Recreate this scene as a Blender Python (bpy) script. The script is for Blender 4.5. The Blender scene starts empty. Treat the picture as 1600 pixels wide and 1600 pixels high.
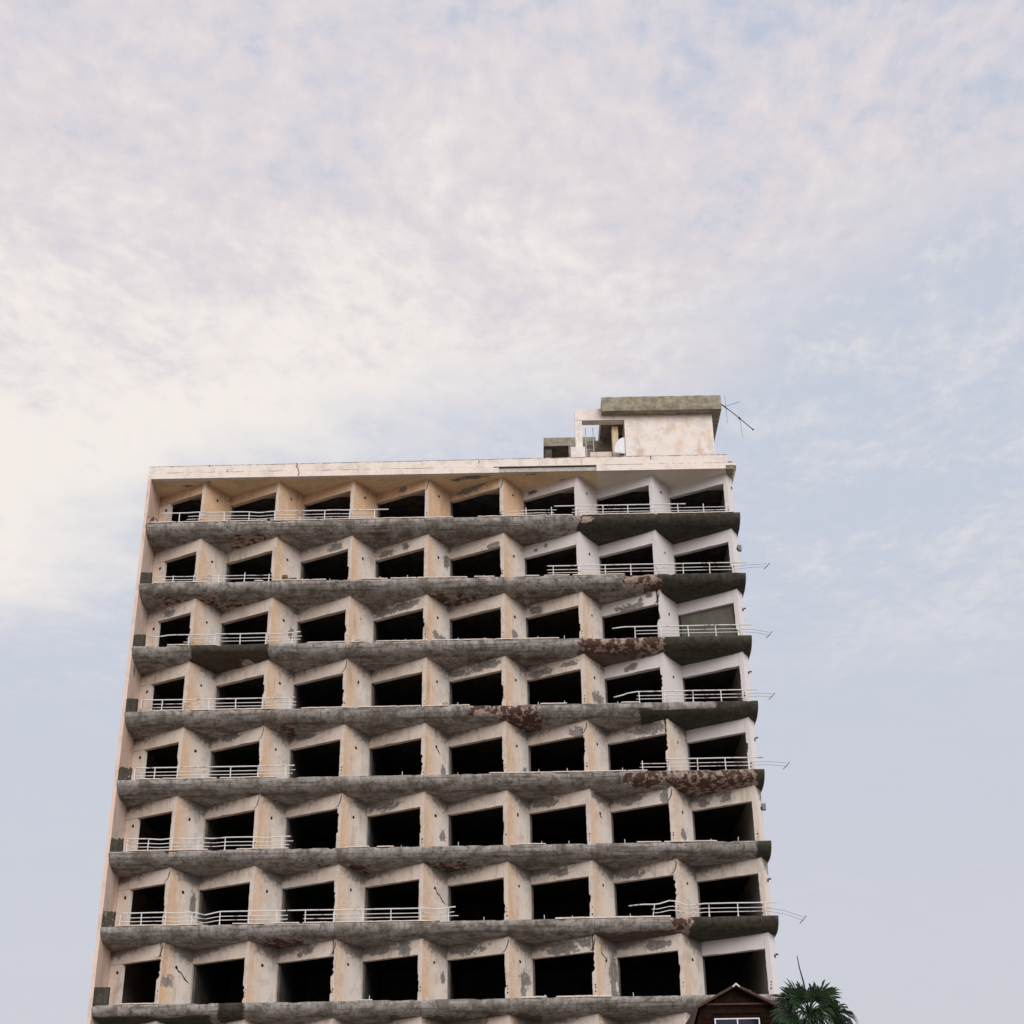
import bpy, math, random
from mathutils import Vector, Matrix, noise as mnoise

random.seed(11)
sc = bpy.context.scene
COL = sc.collection
R = math.radians

# ------------------------------------------------------------------ camera
cd = bpy.data.cameras.new('camera')
cam = bpy.data.objects.new('camera', cd)
COL.objects.link(cam)
sc.camera = cam
cd.sensor_fit = 'HORIZONTAL'
cd.sensor_width = 56.0
cd.lens = 2286.0 / 1600.0 * 56.0
cd.clip_start = 0.1
cd.clip_end = 6000
PIT, YAW, ROL = .472166411, -.00724240558, -.0152472806
fw = Vector((math.sin(YAW) * math.cos(PIT), math.cos(YAW) * math.cos(PIT), math.sin(PIT)))
r0 = Vector((math.cos(YAW), -math.sin(YAW), 0))
u0 = r0.cross(fw)
rt = r0 * math.cos(ROL) + u0 * math.sin(ROL)
up = -r0 * math.sin(ROL) + u0 * math.cos(ROL)
M = Matrix((rt, up, -fw)).transposed().to_4x4()
M.translation = Vector((2.54998, -59.79239, 1.6464))
cam.matrix_world = M

# ------------------------------------------------------------------ light
SUN_AZ, SUN_EL = R(158), R(25)           # azimuth from +Y towards +X; the veiled sun stands behind the camera
sdir = Vector((math.sin(SUN_AZ) * math.cos(SUN_EL), math.cos(SUN_AZ) * math.cos(SUN_EL), math.sin(SUN_EL)))
sl = bpy.data.lights.new('sun', 'SUN')
sl.energy = 1.5
sl.angle = R(40)
sl.color = (1.0, .955, .905)
so = bpy.data.objects.new('sun', sl)
COL.objects.link(so)
so.rotation_euler = sdir.to_track_quat('Z', 'Y').to_euler()
so.location = (-40, -40, 60)
sc.view_settings.view_transform = 'Standard'
sc.view_settings.look = 'None'
sc.view_settings.exposure = 0.57
sc.view_settings.gamma = 1.0
sc.view_settings.use_curve_mapping = False


# ------------------------------------------------------------------ node helper
class NT:
    def __init__(s, tree):
        s.t = tree
        s.n = tree.nodes
        s.l = tree.links

    def new(s, kind, **kw):
        n = s.n.new(kind)
        for k, v in kw.items():
            setattr(n, k, v)
        return n

    def put(s, sock, v):
        if isinstance(v, bpy.types.NodeSocket):
            s.l.new(v, sock)
        elif isinstance(v, (tuple, list)) and len(v) == 3 and sock.type == 'RGBA':
            sock.default_value = (*v, 1)
        else:
            sock.default_value = v

    def math(s, op, a, b=0.0, c=0.0, clamp=False):
        n = s.new('ShaderNodeMath', operation=op)
        n.use_clamp = clamp
        s.put(n.inputs[0], a); s.put(n.inputs[1], b); s.put(n.inputs[2], c)
        return n.outputs[0]

    def vmath(s, op, a, b=(0, 0, 0)):
        n = s.new('ShaderNodeVectorMath', operation=op)
        s.put(n.inputs[0], a); s.put(n.inputs[1], b)
        return n.outputs['Value'] if op in ('DOT_PRODUCT', 'LENGTH') else n.outputs['Vector']

    def noise(s, vec, scale, detail=4.0, rough=.55, dist=0.0):
        n = s.new('ShaderNodeTexNoise')
        s.put(n.inputs['Vector'], vec)
        n.inputs['Scale'].default_value = scale
        n.inputs['Detail'].default_value = detail
        n.inputs['Roughness'].default_value = rough
        n.inputs['Distortion'].default_value = dist
        return n.outputs['Fac']

    def ramp(s, v, lo, hi, a=0.0, b=1.0):
        n = s.new('ShaderNodeMapRange')
        n.interpolation_type = 'SMOOTHSTEP'
        s.put(n.inputs[0], v)
        for i, q in enumerate((lo, hi, a, b)):
            s.put(n.inputs[i + 1], q)
        return n.outputs[0]

    def mix(s, f, a, b, blend='MIX'):
        n = s.new('ShaderNodeMix', data_type='RGBA', blend_type=blend)
        s.put(n.inputs[0], f); s.put(n.inputs[6], a); s.put(n.inputs[7], b)
        return n.outputs[2]

    def attr(s, name):
        n = s.new('ShaderNodeAttribute', attribute_name=name)
        return n.outputs['Fac']


# ------------------------------------------------------------------ sky
w = bpy.data.worlds.new('World')
sc.world = w
w.use_nodes = True
t = NT(w.node_tree)
t.n.clear()
out = t.new('ShaderNodeOutputWorld')
bg = t.new('ShaderNodeBackground')
sky = t.new('ShaderNodeTexSky', sky_type='NISHITA')
sky.sun_disc = False
sky.sun_elevation = SUN_EL
sky.sun_rotation = SUN_AZ
sky.air_density = 1.0
sky.dust_density = 3.0
tc = t.new('ShaderNodeTexCoord')
D = t.vmath('NORMALIZE', tc.outputs['Generated'])
sep = t.new('ShaderNodeSeparateXYZ')
t.put(sep.inputs[0], D)
zz = t.math('MAXIMUM', sep.outputs[2], .06)
P = t.vmath('DIVIDE', D, (1, 1, 1))
cmb = t.new('ShaderNodeCombineXYZ')
t.put(cmb.inputs[0], t.math('DIVIDE', sep.outputs[0], zz))
t.put(cmb.inputs[1], t.math('DIVIDE', sep.outputs[1], zz))
P = cmb.outputs[0]                                            # place on the cloud sheet
wp = t.new('ShaderNodeTexNoise')
t.put(wp.inputs['Vector'], P)
wp.inputs['Scale'].default_value = 3.0
wp.inputs['Detail'].default_value = 2
warp = t.vmath('ADD', P, t.vmath('MULTIPLY', t.vmath('SUBTRACT', wp.outputs['Color'], (.5, .5, .5)), (.10, .10, 0)))
big = t.noise(t.vmath('ADD', warp, (4.7, 1.9, 0)), 1.7, 5, .55)
med = t.noise(t.vmath('MULTIPLY', warp, (1, .8, 1)), 7.5, 7, .62)
rip = t.noise(t.vmath('MULTIPLY', warp, (1, .75, 1)), 34, 5, .6)
sp2 = t.new('ShaderNodeSeparateXYZ')
t.put(sp2.inputs[0], P)
edge = t.math('ADD', t.vmath('DOT_PRODUCT', P, (.70, 1.0, 0)), t.math('ADD', t.math('MULTIPLY', t.math('SUBTRACT', big, .5), .9), t.math('MULTIPLY', t.math('SUBTRACT', med, .5), .45)))
bank = t.ramp(edge, 1.88, 1.42)                                # 1 inside the cloud sheet, 0 in the open sky beyond its edge
dens = t.math('ADD', t.math('MULTIPLY', big, .36), t.math('ADD', t.math('MULTIPLY', med, .44), t.math('MULTIPLY', rip, .34)))
deep = t.math('SUBTRACT', t.ramp(sp2.outputs[1], .9, 1.9, 0, .22), t.ramp(sp2.outputs[0], -.5, .5, 0, .09))   # the sheet thickens towards its rim and to the left
dn = t.math('ADD', dens, deep)
thick = t.math('MULTIPLY', bank, t.ramp(dn, .37, .57))
wisp = t.math('MULTIPLY', t.ramp(dens, .48, .76), t.ramp(sp2.outputs[1], 1.9, 3.0, .55, .05))
cover = t.math('MAXIMUM', thick, wisp)
haze_c = t.mix(t.ramp(sep.outputs[2], .10, .50), (.650, .652, .715), (.608, .655, .758))
haze_c = t.mix(t.ramp(sep.outputs[2], .45, .80), haze_c, (.55, .605, .74))
clear = t.mix(.10, haze_c, t.mix(1.0, sky.outputs[0], (.09, .09, .09), 'MULTIPLY'))
cloud = t.mix(t.ramp(dn, .52, .78), (.720, .675, .715), (.895, .840, .805))
col = t.mix(cover, clear, cloud)
t.put(bg.inputs[0], col)
bg.inputs[1].default_value = .675
t.l.new(bg.outputs[0], out.inputs[0])


# ------------------------------------------------------------------ materials
def mat(name):
    m = bpy.data.materials.new(name)
    m.use_nodes = True
    k = NT(m.node_tree)
    k.n.clear()
    o = k.new('ShaderNodeOutputMaterial')
    b = k.new('ShaderNodeBsdfPrincipled')
    k.l.new(b.outputs[0], o.inputs[0])
    b.inputs['Roughness'].default_value = .9
    b.inputs['Specular IOR Level'].default_value = .25
    geo = k.new('ShaderNodeNewGeometry')
    return m, k, b, geo.outputs['Position']


def bump(k, b, h, strength=.5, dist=.02):
    n = k.new('ShaderNodeBump')
    n.inputs['Strength'].default_value = strength
    n.inputs['Distance'].default_value = dist
    k.put(n.inputs['Height'], h)
    k.l.new(n.outputs[0], b.inputs['Normal'])


def plaster_mat(name, base, warm, fresh_col=(.70, .675, .69), streaks=.5):
    m, k, b, pos = mat(name)
    n1 = k.noise(pos, .9, 5, .6)
    n2 = k.noise(pos, 5.5, 6, .65)
    n3 = k.noise(pos, 28, 4, .6)
    st = k.noise(k.vmath('MULTIPLY', pos, (2.6, 2.6, .42)), 1.6, 6, .68)
    c = k.mix(k.ramp(n1, .35, .68), base, warm)
    c = k.mix(k.math('MULTIPLY', k.ramp(n2, .5, .75), .35), c, tuple(q * .72 for q in base))
    pe = k.ramp(k.noise(k.vmath('ADD', pos, (11, 3, 7)), 1.7, 9, .66), .535, .55)
    c = k.mix(k.math('MULTIPLY', pe, .34), c, tuple(q * .62 for q in base))
    oc = k.math('MULTIPLY', k.attr('ochre'), k.ramp(k.math('ADD', n2, k.math('MULTIPLY', st, .6)), .50, .86, .45, 1.0))
    c = k.mix(oc, c, (.60, .37, .19))
    fr = k.ramp(k.math('ADD', k.attr('fresh'), k.math('MULTIPLY', k.math('SUBTRACT', n1, .5), .5)), .4, .6)
    c = k.mix(k.math('MULTIPLY', fr, .85), c, fresh_col)
    gr = k.math('MULTIPLY', k.ramp(st, .50, .72), k.math('MULTIPLY', k.ramp(n1, .38, .6), k.math('SUBTRACT', streaks, k.math('MULTIPLY', fr, streaks * .75))))
    c = k.mix(gr, c, (.17, .15, .13))
    gm = k.ramp(k.math('ADD', k.attr('grime_shade'), k.math('MULTIPLY', k.math('SUBTRACT', n2, .5), 1.1)), .35, .85)  # grime, plus the corner shade painted into piers and lintels
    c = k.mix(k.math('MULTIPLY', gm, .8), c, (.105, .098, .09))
    sp = k.ramp(k.math('ADD', k.attr('spall'), k.math('ADD', k.math('MULTIPLY', k.math('SUBTRACT', n2, .5), 1.5), k.math('MULTIPLY', k.math('SUBTRACT', n3, .5), .35))), .47, .52)
    rim = k.ramp(k.math('ADD', k.attr('spall'), k.math('ADD', k.math('MULTIPLY', k.math('SUBTRACT', n2, .5), 1.5), k.math('MULTIPLY', k.math('SUBTRACT', n3, .5), .35))), .40, .47)
    c = k.mix(k.math('MULTIPLY', rim, .3), c, (.30, .27, .24))
    gc = k.mix(k.ramp(k.math('ADD', k.math('MULTIPLY', n3, .5), k.math('MULTIPLY', n2, .5)), .36, .64), (.12, .11, .105), (.33, .30, .28))
    c = k.mix(sp, c, gc)
    pits = k.ramp(k.noise(pos, 9, 3, .55), .71, .75)
    c = k.mix(k.math('MULTIPLY', pits, .4), c, (.12, .11, .10))
    k.put(b.inputs['Base Color'], c)
    bump(k, b, k.math('SUBTRACT', k.math('MULTIPLY', n3, .35), k.math('ADD', sp, k.math('MULTIPLY', pits, .5))), .55, .02)
    return m


def concrete_mat(name, dark=1.0):
    m, k, b, pos = mat(name)
    n1 = k.noise(pos, .7, 4, .6)
    n2 = k.noise(pos, 4.2, 7, .68)
    n3 = k.noise(pos, 24, 5, .65)
    st = k.noise(k.vmath('MULTIPLY', pos, (6, 6, .5)), 1.5, 5, .62)
    hz = k.noise(k.vmath('MULTIPLY', pos, (.35, 4, 9)), 1.2, 3, .5)
    lite = tuple(q * dark for q in (.43, .40, .39))
    mid = tuple(q * dark for q in (.295, .268, .250))
    drk = tuple(q * dark for q in (.075, .068, .055))
    olive = tuple(q * dark for q in (.115, .102, .072))
    c = k.mix(k.ramp(k.math('ADD', n2, k.math('MULTIPLY', n1, .6)), .58, 1.0), mid, lite)
    c = k.mix(k.math('MULTIPLY', k.ramp(k.noise(pos, 1.6, 6, .7), .42, .64), .72), c, olive)
    c = k.mix(k.math('MULTIPLY', k.ramp(n2, .48, .36), .55), c, drk)
    c = k.mix(k.math('MULTIPLY', k.ramp(st, .50, .70), .55), c, drk)
    c = k.mix(k.math('MULTIPLY', k.ramp(hz, .52, .64), .55), c, drk)
    sx = k.new('ShaderNodeSeparateXYZ')
    k.put(sx.inputs[0], pos)
    jt = k.math('ABSOLUTE', k.math('SUBTRACT', k.math('FRACT', k.math('ADD', k.math('DIVIDE', sx.outputs[0], 3.4528), k.math('MULTIPLY', n2, .012))), .5))
    c = k.mix(k.math('MULTIPLY', k.ramp(jt, .0055, .0025), .6), c, drk)
    dr = k.noise(k.vmath('MULTIPLY', pos, (14, 3, .7)), 1.3, 4, .6)
    c = k.mix(k.math('MULTIPLY', k.math('MULTIPLY', k.ramp(dr, .54, .66), k.ramp(n1, .40, .62)), .6), c, drk)
    ck = k.ramp(k.math('ABSOLUTE', k.math('SUBTRACT', k.noise(k.vmath('ADD', pos, (0, 7, 3)), 1.1, 3, .5), .5)), .004, .0)
    c = k.mix(k.math('MULTIPLY', ck, .5), c, drk)
    # dark algae film
    mo = k.ramp(k.math('ADD', k.attr('moss'), k.math('MULTIPLY', k.math('SUBTRACT', n2, .5), .9)), .42, .60)
    mc = k.mix(k.ramp(k.math('ADD', k.math('MULTIPLY', st, .45), k.math('MULTIPLY', n2, .55)), .38, .64), (.022, .022, .016), (.066, .060, .041))
    mc = k.mix(k.math('MULTIPLY', k.ramp(n3, .58, .74), .5), mc, (.13, .115, .075))
    c = k.mix(k.math('MULTIPLY', mo, .95), c, mc)
    # broken surface with rusting steel behind, and flakes of old render
    ru = k.ramp(k.math('ADD', k.attr('rust'), k.math('MULTIPLY', k.math('SUBTRACT', n2, .5), 1.0)), .46, .54)
    rc = k.mix(k.ramp(n3, .38, .66), (.055, .033, .027), (.150, .078, .056))
    fl = k.ramp(k.math('ADD', k.noise(k.vmath('ADD', k.vmath('MULTIPLY', pos, (1, 1, .8)), (3, 5, 9)), 3.6, 8, .68), k.math('SUBTRACT', k.math('MULTIPLY', k.attr('flake'), .12), k.math('MULTIPLY', k.ramp(k.attr('rust'), .55, 1.0), .02))), .54, .585)
    rc = k.mix(fl, rc, k.mix(k.ramp(n3, .4, .6), (.46, .34, .28), (.30, .25, .22)))
    c = k.mix(k.math('MULTIPLY', ru, k.ramp(k.attr('flake'), -.95, -.2, .40, 1.0)), c, rc)
    k.put(b.inputs['Base Color'], c)
    h = k.math('ADD', k.math('MULTIPLY', n3, .5), k.math('MULTIPLY', n2, .9))
    h = k.math('SUBTRACT', h, k.math('MULTIPLY', ru, k.math('SUBTRACT', 1.2, k.math('MULTIPLY', fl, 1.0))))
    bump(k, b, h, .7, .03)
    return m


def plain_mat(name, a, c2, scale=6, rough=.8, bmp=.3, spec=.25):
    m, k, b, pos = mat(name)
    n = k.noise(pos, scale, 5, .6)
    k.put(b.inputs['Base Color'], k.mix(k.ramp(n, .35, .68), a, c2))
    b.inputs['Roughness'].default_value = rough
    b.inputs['Specular IOR Level'].default_value = spec
    if bmp:
        bump(k, b, n, bmp, .01)
    return m


MT = {}
MT['plaster'] = plaster_mat('weathered_plaster', (.70, .640, .595), (.715, .632, .56))
MT['parapet'] = plaster_mat('parapet_plaster', (.79, .728, .685), (.79, .712, .655), streaks=.22)
MT['fin'] = plaster_mat('pink_plaster', (.70, .585, .535), (.70, .53, .45), streaks=.35)
MT['soffit'] = plaster_mat('ochre_soffit', (.84, .71, .50), (.82, .66, .43), fresh_col=(.80, .74, .66), streaks=.3)
MT['concrete'] = concrete_mat('balcony_concrete')
MT['concrete_dark'] = concrete_mat('mossy_concrete', .8)
MT['slab'] = plain_mat('olive_slab', (.20, .18, .135), (.36, .325, .255), 3.2)
MT['grey'] = plain_mat('grey_render', (.36, .34, .32), (.48, .45, .42), 5)
MT['board'] = plain_mat('olive_board', (.10, .10, .08), (.14, .135, .11), 1.5)
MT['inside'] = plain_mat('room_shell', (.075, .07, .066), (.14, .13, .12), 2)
MT['coping'] = plain_mat('marble_coping', (.58, .49, .42), (.76, .67, .59), 9)
m, k, b, pos = mat('painted_rail')
k.put(b.inputs['Base Color'], k.mix(k.ramp(k.noise(pos, 3.2, 6, .7), .54, .66), (.68, .665, .66), (.20, .13, .10)))
b.inputs['Roughness'].default_value = .55
MT['rail'] = m
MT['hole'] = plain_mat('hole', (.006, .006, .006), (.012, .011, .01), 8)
MT['rod'] = plain_mat('rusty_rod', (.035, .028, .025), (.09, .05, .035), 20, .7)
MT['grey_metal'] = plain_mat('grey_metal', (.60, .62, .68), (.70, .71, .75), 5, .45, .1, .5)
MT['box'] = plain_mat('blue_grey_box', (.13, .15, .19), (.19, .21, .25), 10, .5)
MT['wood'] = plain_mat('dark_wood', (.010, .005, .004), (.022, .010, .007), 9, .8, .3, .06)
MT['bargeboard'] = plain_mat('red_brown_board', (.032, .013, .009), (.085, .034, .019), 12, .6)
MT['rooftile'] = plain_mat('brown_roof', (.055, .045, .042), (.10, .08, .07), 10, .9)
MT['white'] = plain_mat('white_frame', (.78, .78, .80), (.70, .70, .73), 5, .45, 0, .4)
MT['trunk'] = plain_mat('palm_trunk', (.10, .072, .05), (.19, .14, .095), 14, .95)
MT['frond'] = plain_mat('palm_leaf', (.010, .023, .010), (.023, .046, .016), 3, .5, 0, .25)
MT['dry'] = plain_mat('dry_leaf', (.16, .12, .07), (.26, .20, .12), 6, .8, 0)
MT['ground'] = plain_mat('dusty_ground', (.19, .165, .135), (.25, .215, .175), .25, .95)
m, k, b, pos = mat('window_glass')
b.inputs['Base Color'].default_value = (.008, .010, .022, 1)
b.inputs['Roughness'].default_value = .06
b.inputs['Specular IOR Level'].default_value = .5
MT['glass'] = m


# ------------------------------------------------------------------ mesh helpers
def mobj(name, vs, fs, m, parent=None, attrs=None, smooth=False, kind=None):
    me = bpy.data.meshes.new(name)
    me.from_pydata([tuple(v) for v in vs], [], fs)
    me.materials.append(MT[m])
    if attrs:
        for an, vals in attrs.items():
            a = me.attributes.new(an, 'FLOAT', 'POINT')
            a.data.foreach_set('value', vals)
    if smooth:
        me.polygons.foreach_set('use_smooth', [True] * len(me.polygons))
    me.update()
    o = bpy.data.objects.new(name, me)
    COL.objects.link(o)
    o.parent = parent
    if kind:
        o['kind'] = kind
    return o


def thing(name, label, cat, loc=(0, 0, 0), group=None):
    o = bpy.data.objects.new(name, None)
    COL.objects.link(o)
    o.location = loc
    o['label'] = label
    o['category'] = cat
    if group:
        o['group'] = group
    return o


BOXF = [(0, 3, 2, 1), (4, 5, 6, 7), (0, 1, 5, 4), (1, 2, 6, 5), (2, 3, 7, 6), (3, 0, 4, 7)]


class MB:
    def __init__(s):
        s.v = []
        s.f = []

    def box(s, x0, x1, y0, y1, z0, z1):
        n = len(s.v)
        s.v += [(x0, y0, z0), (x1, y0, z0), (x1, y1, z0), (x0, y1, z0), (x0, y0, z1), (x1, y0, z1), (x1, y1, z1), (x0, y1, z1)]
        s.f += [tuple(n + i for i in q) for q in BOXF]
        return s

    def prism(s, pts, z0, z1):                       # plan polygon, counter-clockwise
        n = len(s.v)
        m_ = len(pts)
        s.v += [(x, y, z0) for x, y in pts] + [(x, y, z1) for x, y in pts]
        s.f.append(tuple(n + i for i in reversed(range(m_))))
        s.f.append(tuple(n + m_ + i for i in range(m_)))
        s.f += [(n + i, n + (i + 1) % m_, n + m_ + (i + 1) % m_, n + m_ + i) for i in range(m_)]
        return s

    def extr(s, pts, y0, y1):                        # outline in x,z, extruded along y
        n = len(s.v)
        m_ = len(pts)
        s.v += [(x, y0, z) for x, z in pts] + [(x, y1, z) for x, z in pts]
        s.f.append(tuple(n + i for i in range(m_)))
        s.f.append(tuple(n + m_ + i for i in reversed(range(m_))))
        s.f += [(n + (i + 1) % m_, n + i, n + m_ + i, n + m_ + (i + 1) % m_) for i in range(m_)]
        return s

    def tube(s, pts, r, sides=6, r1=None):
        pts = [Vector(p) for p in pts]
        n0 = len(s.v)
        for i, p in enumerate(pts):
            d = (pts[min(i + 1, len(pts) - 1)] - pts[max(i - 1, 0)]).normalized()
            a = d.orthogonal().normalized() if abs(d.z) > .95 else Vector((0, 0, 1)).cross(d).normalized()
            c = d.cross(a)
            rr = r if r1 is None else r + (r1 - r) * i / (len(pts) - 1)
            for q in range(sides):
                an = 2 * math.pi * q / sides
                s.v.append(p + a * (rr * math.cos(an)) + c * (rr * math.sin(an)))
        for i in range(len(pts) - 1):
            for q in range(sides):
                a0 = n0 + i * sides + q
                b0 = n0 + i * sides + (q + 1) % sides
                s.f.append((a0, b0, b0 + sides, a0 + sides))
        s.f.append(tuple(n0 + q for q in reversed(range(sides))))
        s.f.append(tuple(n0 + (len(pts) - 1) * sides + q for q in range(sides)))
        return s

    def build(s, name, m, parent=None, **kw):
        return mobj(name, s.v, s.f, m, parent, **kw)


def fb(x, y, z, sc_=1.0, oct_=3):
    return mnoise.fractal(Vector((x, y, z)) * sc_, 1.0, 2.0, oct_)


# ------------------------------------------------------------------ the ground
g = MB()
N = 24
for j in range(N + 1):
    for i in range(N + 1):
        g.v.append(((i / N - .5) * 6000, (j / N - .5) * 6000, 0))
g.f = [(j * (N + 1) + i, j * (N + 1) + i + 1, (j + 1) * (N + 1) + i + 1, (j + 1) * (N + 1) + i) for j in range(N) for i in range(N)]
go = g.build('ground', 'ground')
go['kind'] = 'structure'

# ------------------------------------------------------------------ the derelict tower
ZO, H, BAY = 37.13, 3.0, 3.4528
TIP0 = -3.5 * BAY
XL, XR = -14.53, 12.46
DX, DY = .92, 1.42
ROWS = range(1, 10)
YB = 9.0                                               # rear of the rooms


def zr(r):
    return ZO - H * r


tower = thing('derelict_tower', 'tall abandoned concrete hotel tower with zigzag bays and curved balconies', 'building')

# wear seen on single lintels and piers: (row, bay): [(u, v, ru, rv), ...]
LINT = {(1, 4): [(.55, .5, .08, .2)], (1, 5): [(.35, .5, .2, .3), (.6, .75, .1, .15)], (1, 6): [(.2, .5, .1, .2)],
        (2, 3): [(.72, .45, .14, .34)], (2, 4): [(.22, .35, .16, .22), (.62, .5, .06, .25)], (2, 5): [(.85, .15, .16, .25)],
        (2, 6): [(.22, .4, .04, .15), (.42, .55, .03, .15)], (3, 1): [(.5, .4, .12, .3)], (3, 4): [(.2, .5, .2, .35), (.6, .55, .28, .3)],
        (3, 6): [(.2, .4, .12, .3)], (3, 7): [(.5, .15, .22, .3), (.72, .6, .05, .2), (.88, .75, .06, .2)],
        (4, 5): [(.2, .45, .22, .28), (.72, .6, .26, .3)], (4, 6): [(.25, .35, .22, .3), (.8, .55, .14, .2)], (4, 7): [(.52, .5, .08, .25), (.4, .3, .04, .15)],
        (5, 2): [(.4, .75, .2, .3)], (5, 3): [(.3, .7, .2, .2)], (5, 6): [(.9, .3, .16, .3)], (5, 7): [(.75, .55, .3, .42)],
        (6, 4): [(.3, .5, .25, .3)], (6, 6): [(.25, .55, .25, .3)], (6, 7): [(.35, .6, .2, .3), (.95, .5, .08, .4)], (6, 8): [(.2, .45, .09, .3), (.58, .55, .08, .35)],
        (7, 6): [(.5, .5, .14, .25)], (7, 7): [(.3, .45, .22, .3)], (8, 3): [(.55, .6, .1, .35), (.4, .35, .05, .2)],
        (8, 4): [(.76, .5, .13, .4), (.3, .6, .2, .3)], (8, 5): [(.35, .55, .3, .35)], (8, 6): [(.5, .45, .26, .38), (.92, .6, .12, .35)],
        (8, 7): [(.62, .45, .15, .36), (.78, .55, .05, .2), (.86, .5, .04, .2)], (9, 2): [(.6, .6, .2, .3)], (9, 5): [(.5, .6, .2, .3)]}
PIER = {(3, 2): [(.82, .42, .14, .1)], (3, 3): [(.6, .15, .22, .09)], (3, 4): [(.7, .2, .22, .12), (.4, .3, .1, .06)], (3, 5): [(.5, .27, .14, .07)],
        (4, 4): [(.85, .22, .14, .09)], (4, 6): [(.65, .28, .25, .12)], (6, 6): [(.45, .86, .38, .08)], (6, 4): [(.8, .32, .12, .08)],
        (7, 1): [(.85, .45, .1, .2)], (8, 1): [(.22, .38, .16, .1)], (8, 5): [(.7, .38, .22, .12), (.6, .2, .1, .08)],
        (8, 6): [(.82, .4, .2, .26), (.88, .12, .14, .12)], (8, 4): [(.85, .42, .1, .09)], (5, 4): [(.8, .25, .1, .1)], (2, 4): [(.85, .62, .12, .12)],
        (6, 7): [(.5, .25, .14, .1)], (5, 5): [(.85, .2, .1, .08)]}


def blot(lst, u, v, seed):
    m_ = 0.0
    for (cu, cv, ru, rv) in lst:
        d = math.hypot((u - cu) / ru, (v - cv) / rv)
        d += .45 * mnoise.noise(Vector((u * 7 + seed, v * 5, seed * 1.7)))
        m_ = max(m_, 1.0 - .5 * d)
    return max(0.0, m_)


def ochre_amt(r, bay):
    if r == 1:
        return 1.0 if bay <= 6 else .0
    return (1.0, 1.0, .95, .95, .9, .8, .6, .35)[bay - 1] * (.8 if r in (7, 8, 9) and bay in (2, 3) else 1.0)


def fresh_amt(r, bay):
    return 1.0 if (bay >= 7 and r <= 4) or (bay == 6 and r == 1 and False) or (bay == 8 and r in (5, 8)) else (.8 if bay == 6 and r <= 2 else 0.0)


def grid_face(corner_fn, nu, nv, mb, at, fn):
    """a grid of vertices whose place comes from corner_fn(u, v); fn gives the wear at (u, v)"""
    n0 = len(mb.v)
    for j in range(nv + 1):
        for i in range(nu + 1):
            u, v = i / nu, j / nv
            mb.v.append(corner_fn(u, v))
            wv = fn(u, v)
            for key in at:
                at[key].append(wv.get(key, 0.0))
    for j in range(nv):
        for i in range(nu):
            a = n0 + j * (nu + 1) + i
            mb.f.append((a, a + 1, a + nu + 2, a + nu + 1))


WX, WY = -.8722, .4890                                 # along the window plane, from the tip back to the left
NX, NY = .4890, .8722                                  # into the room
RX, RY = .5437, .8392                                  # along the return wall, from the tip back to the right
JW = .205

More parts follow.
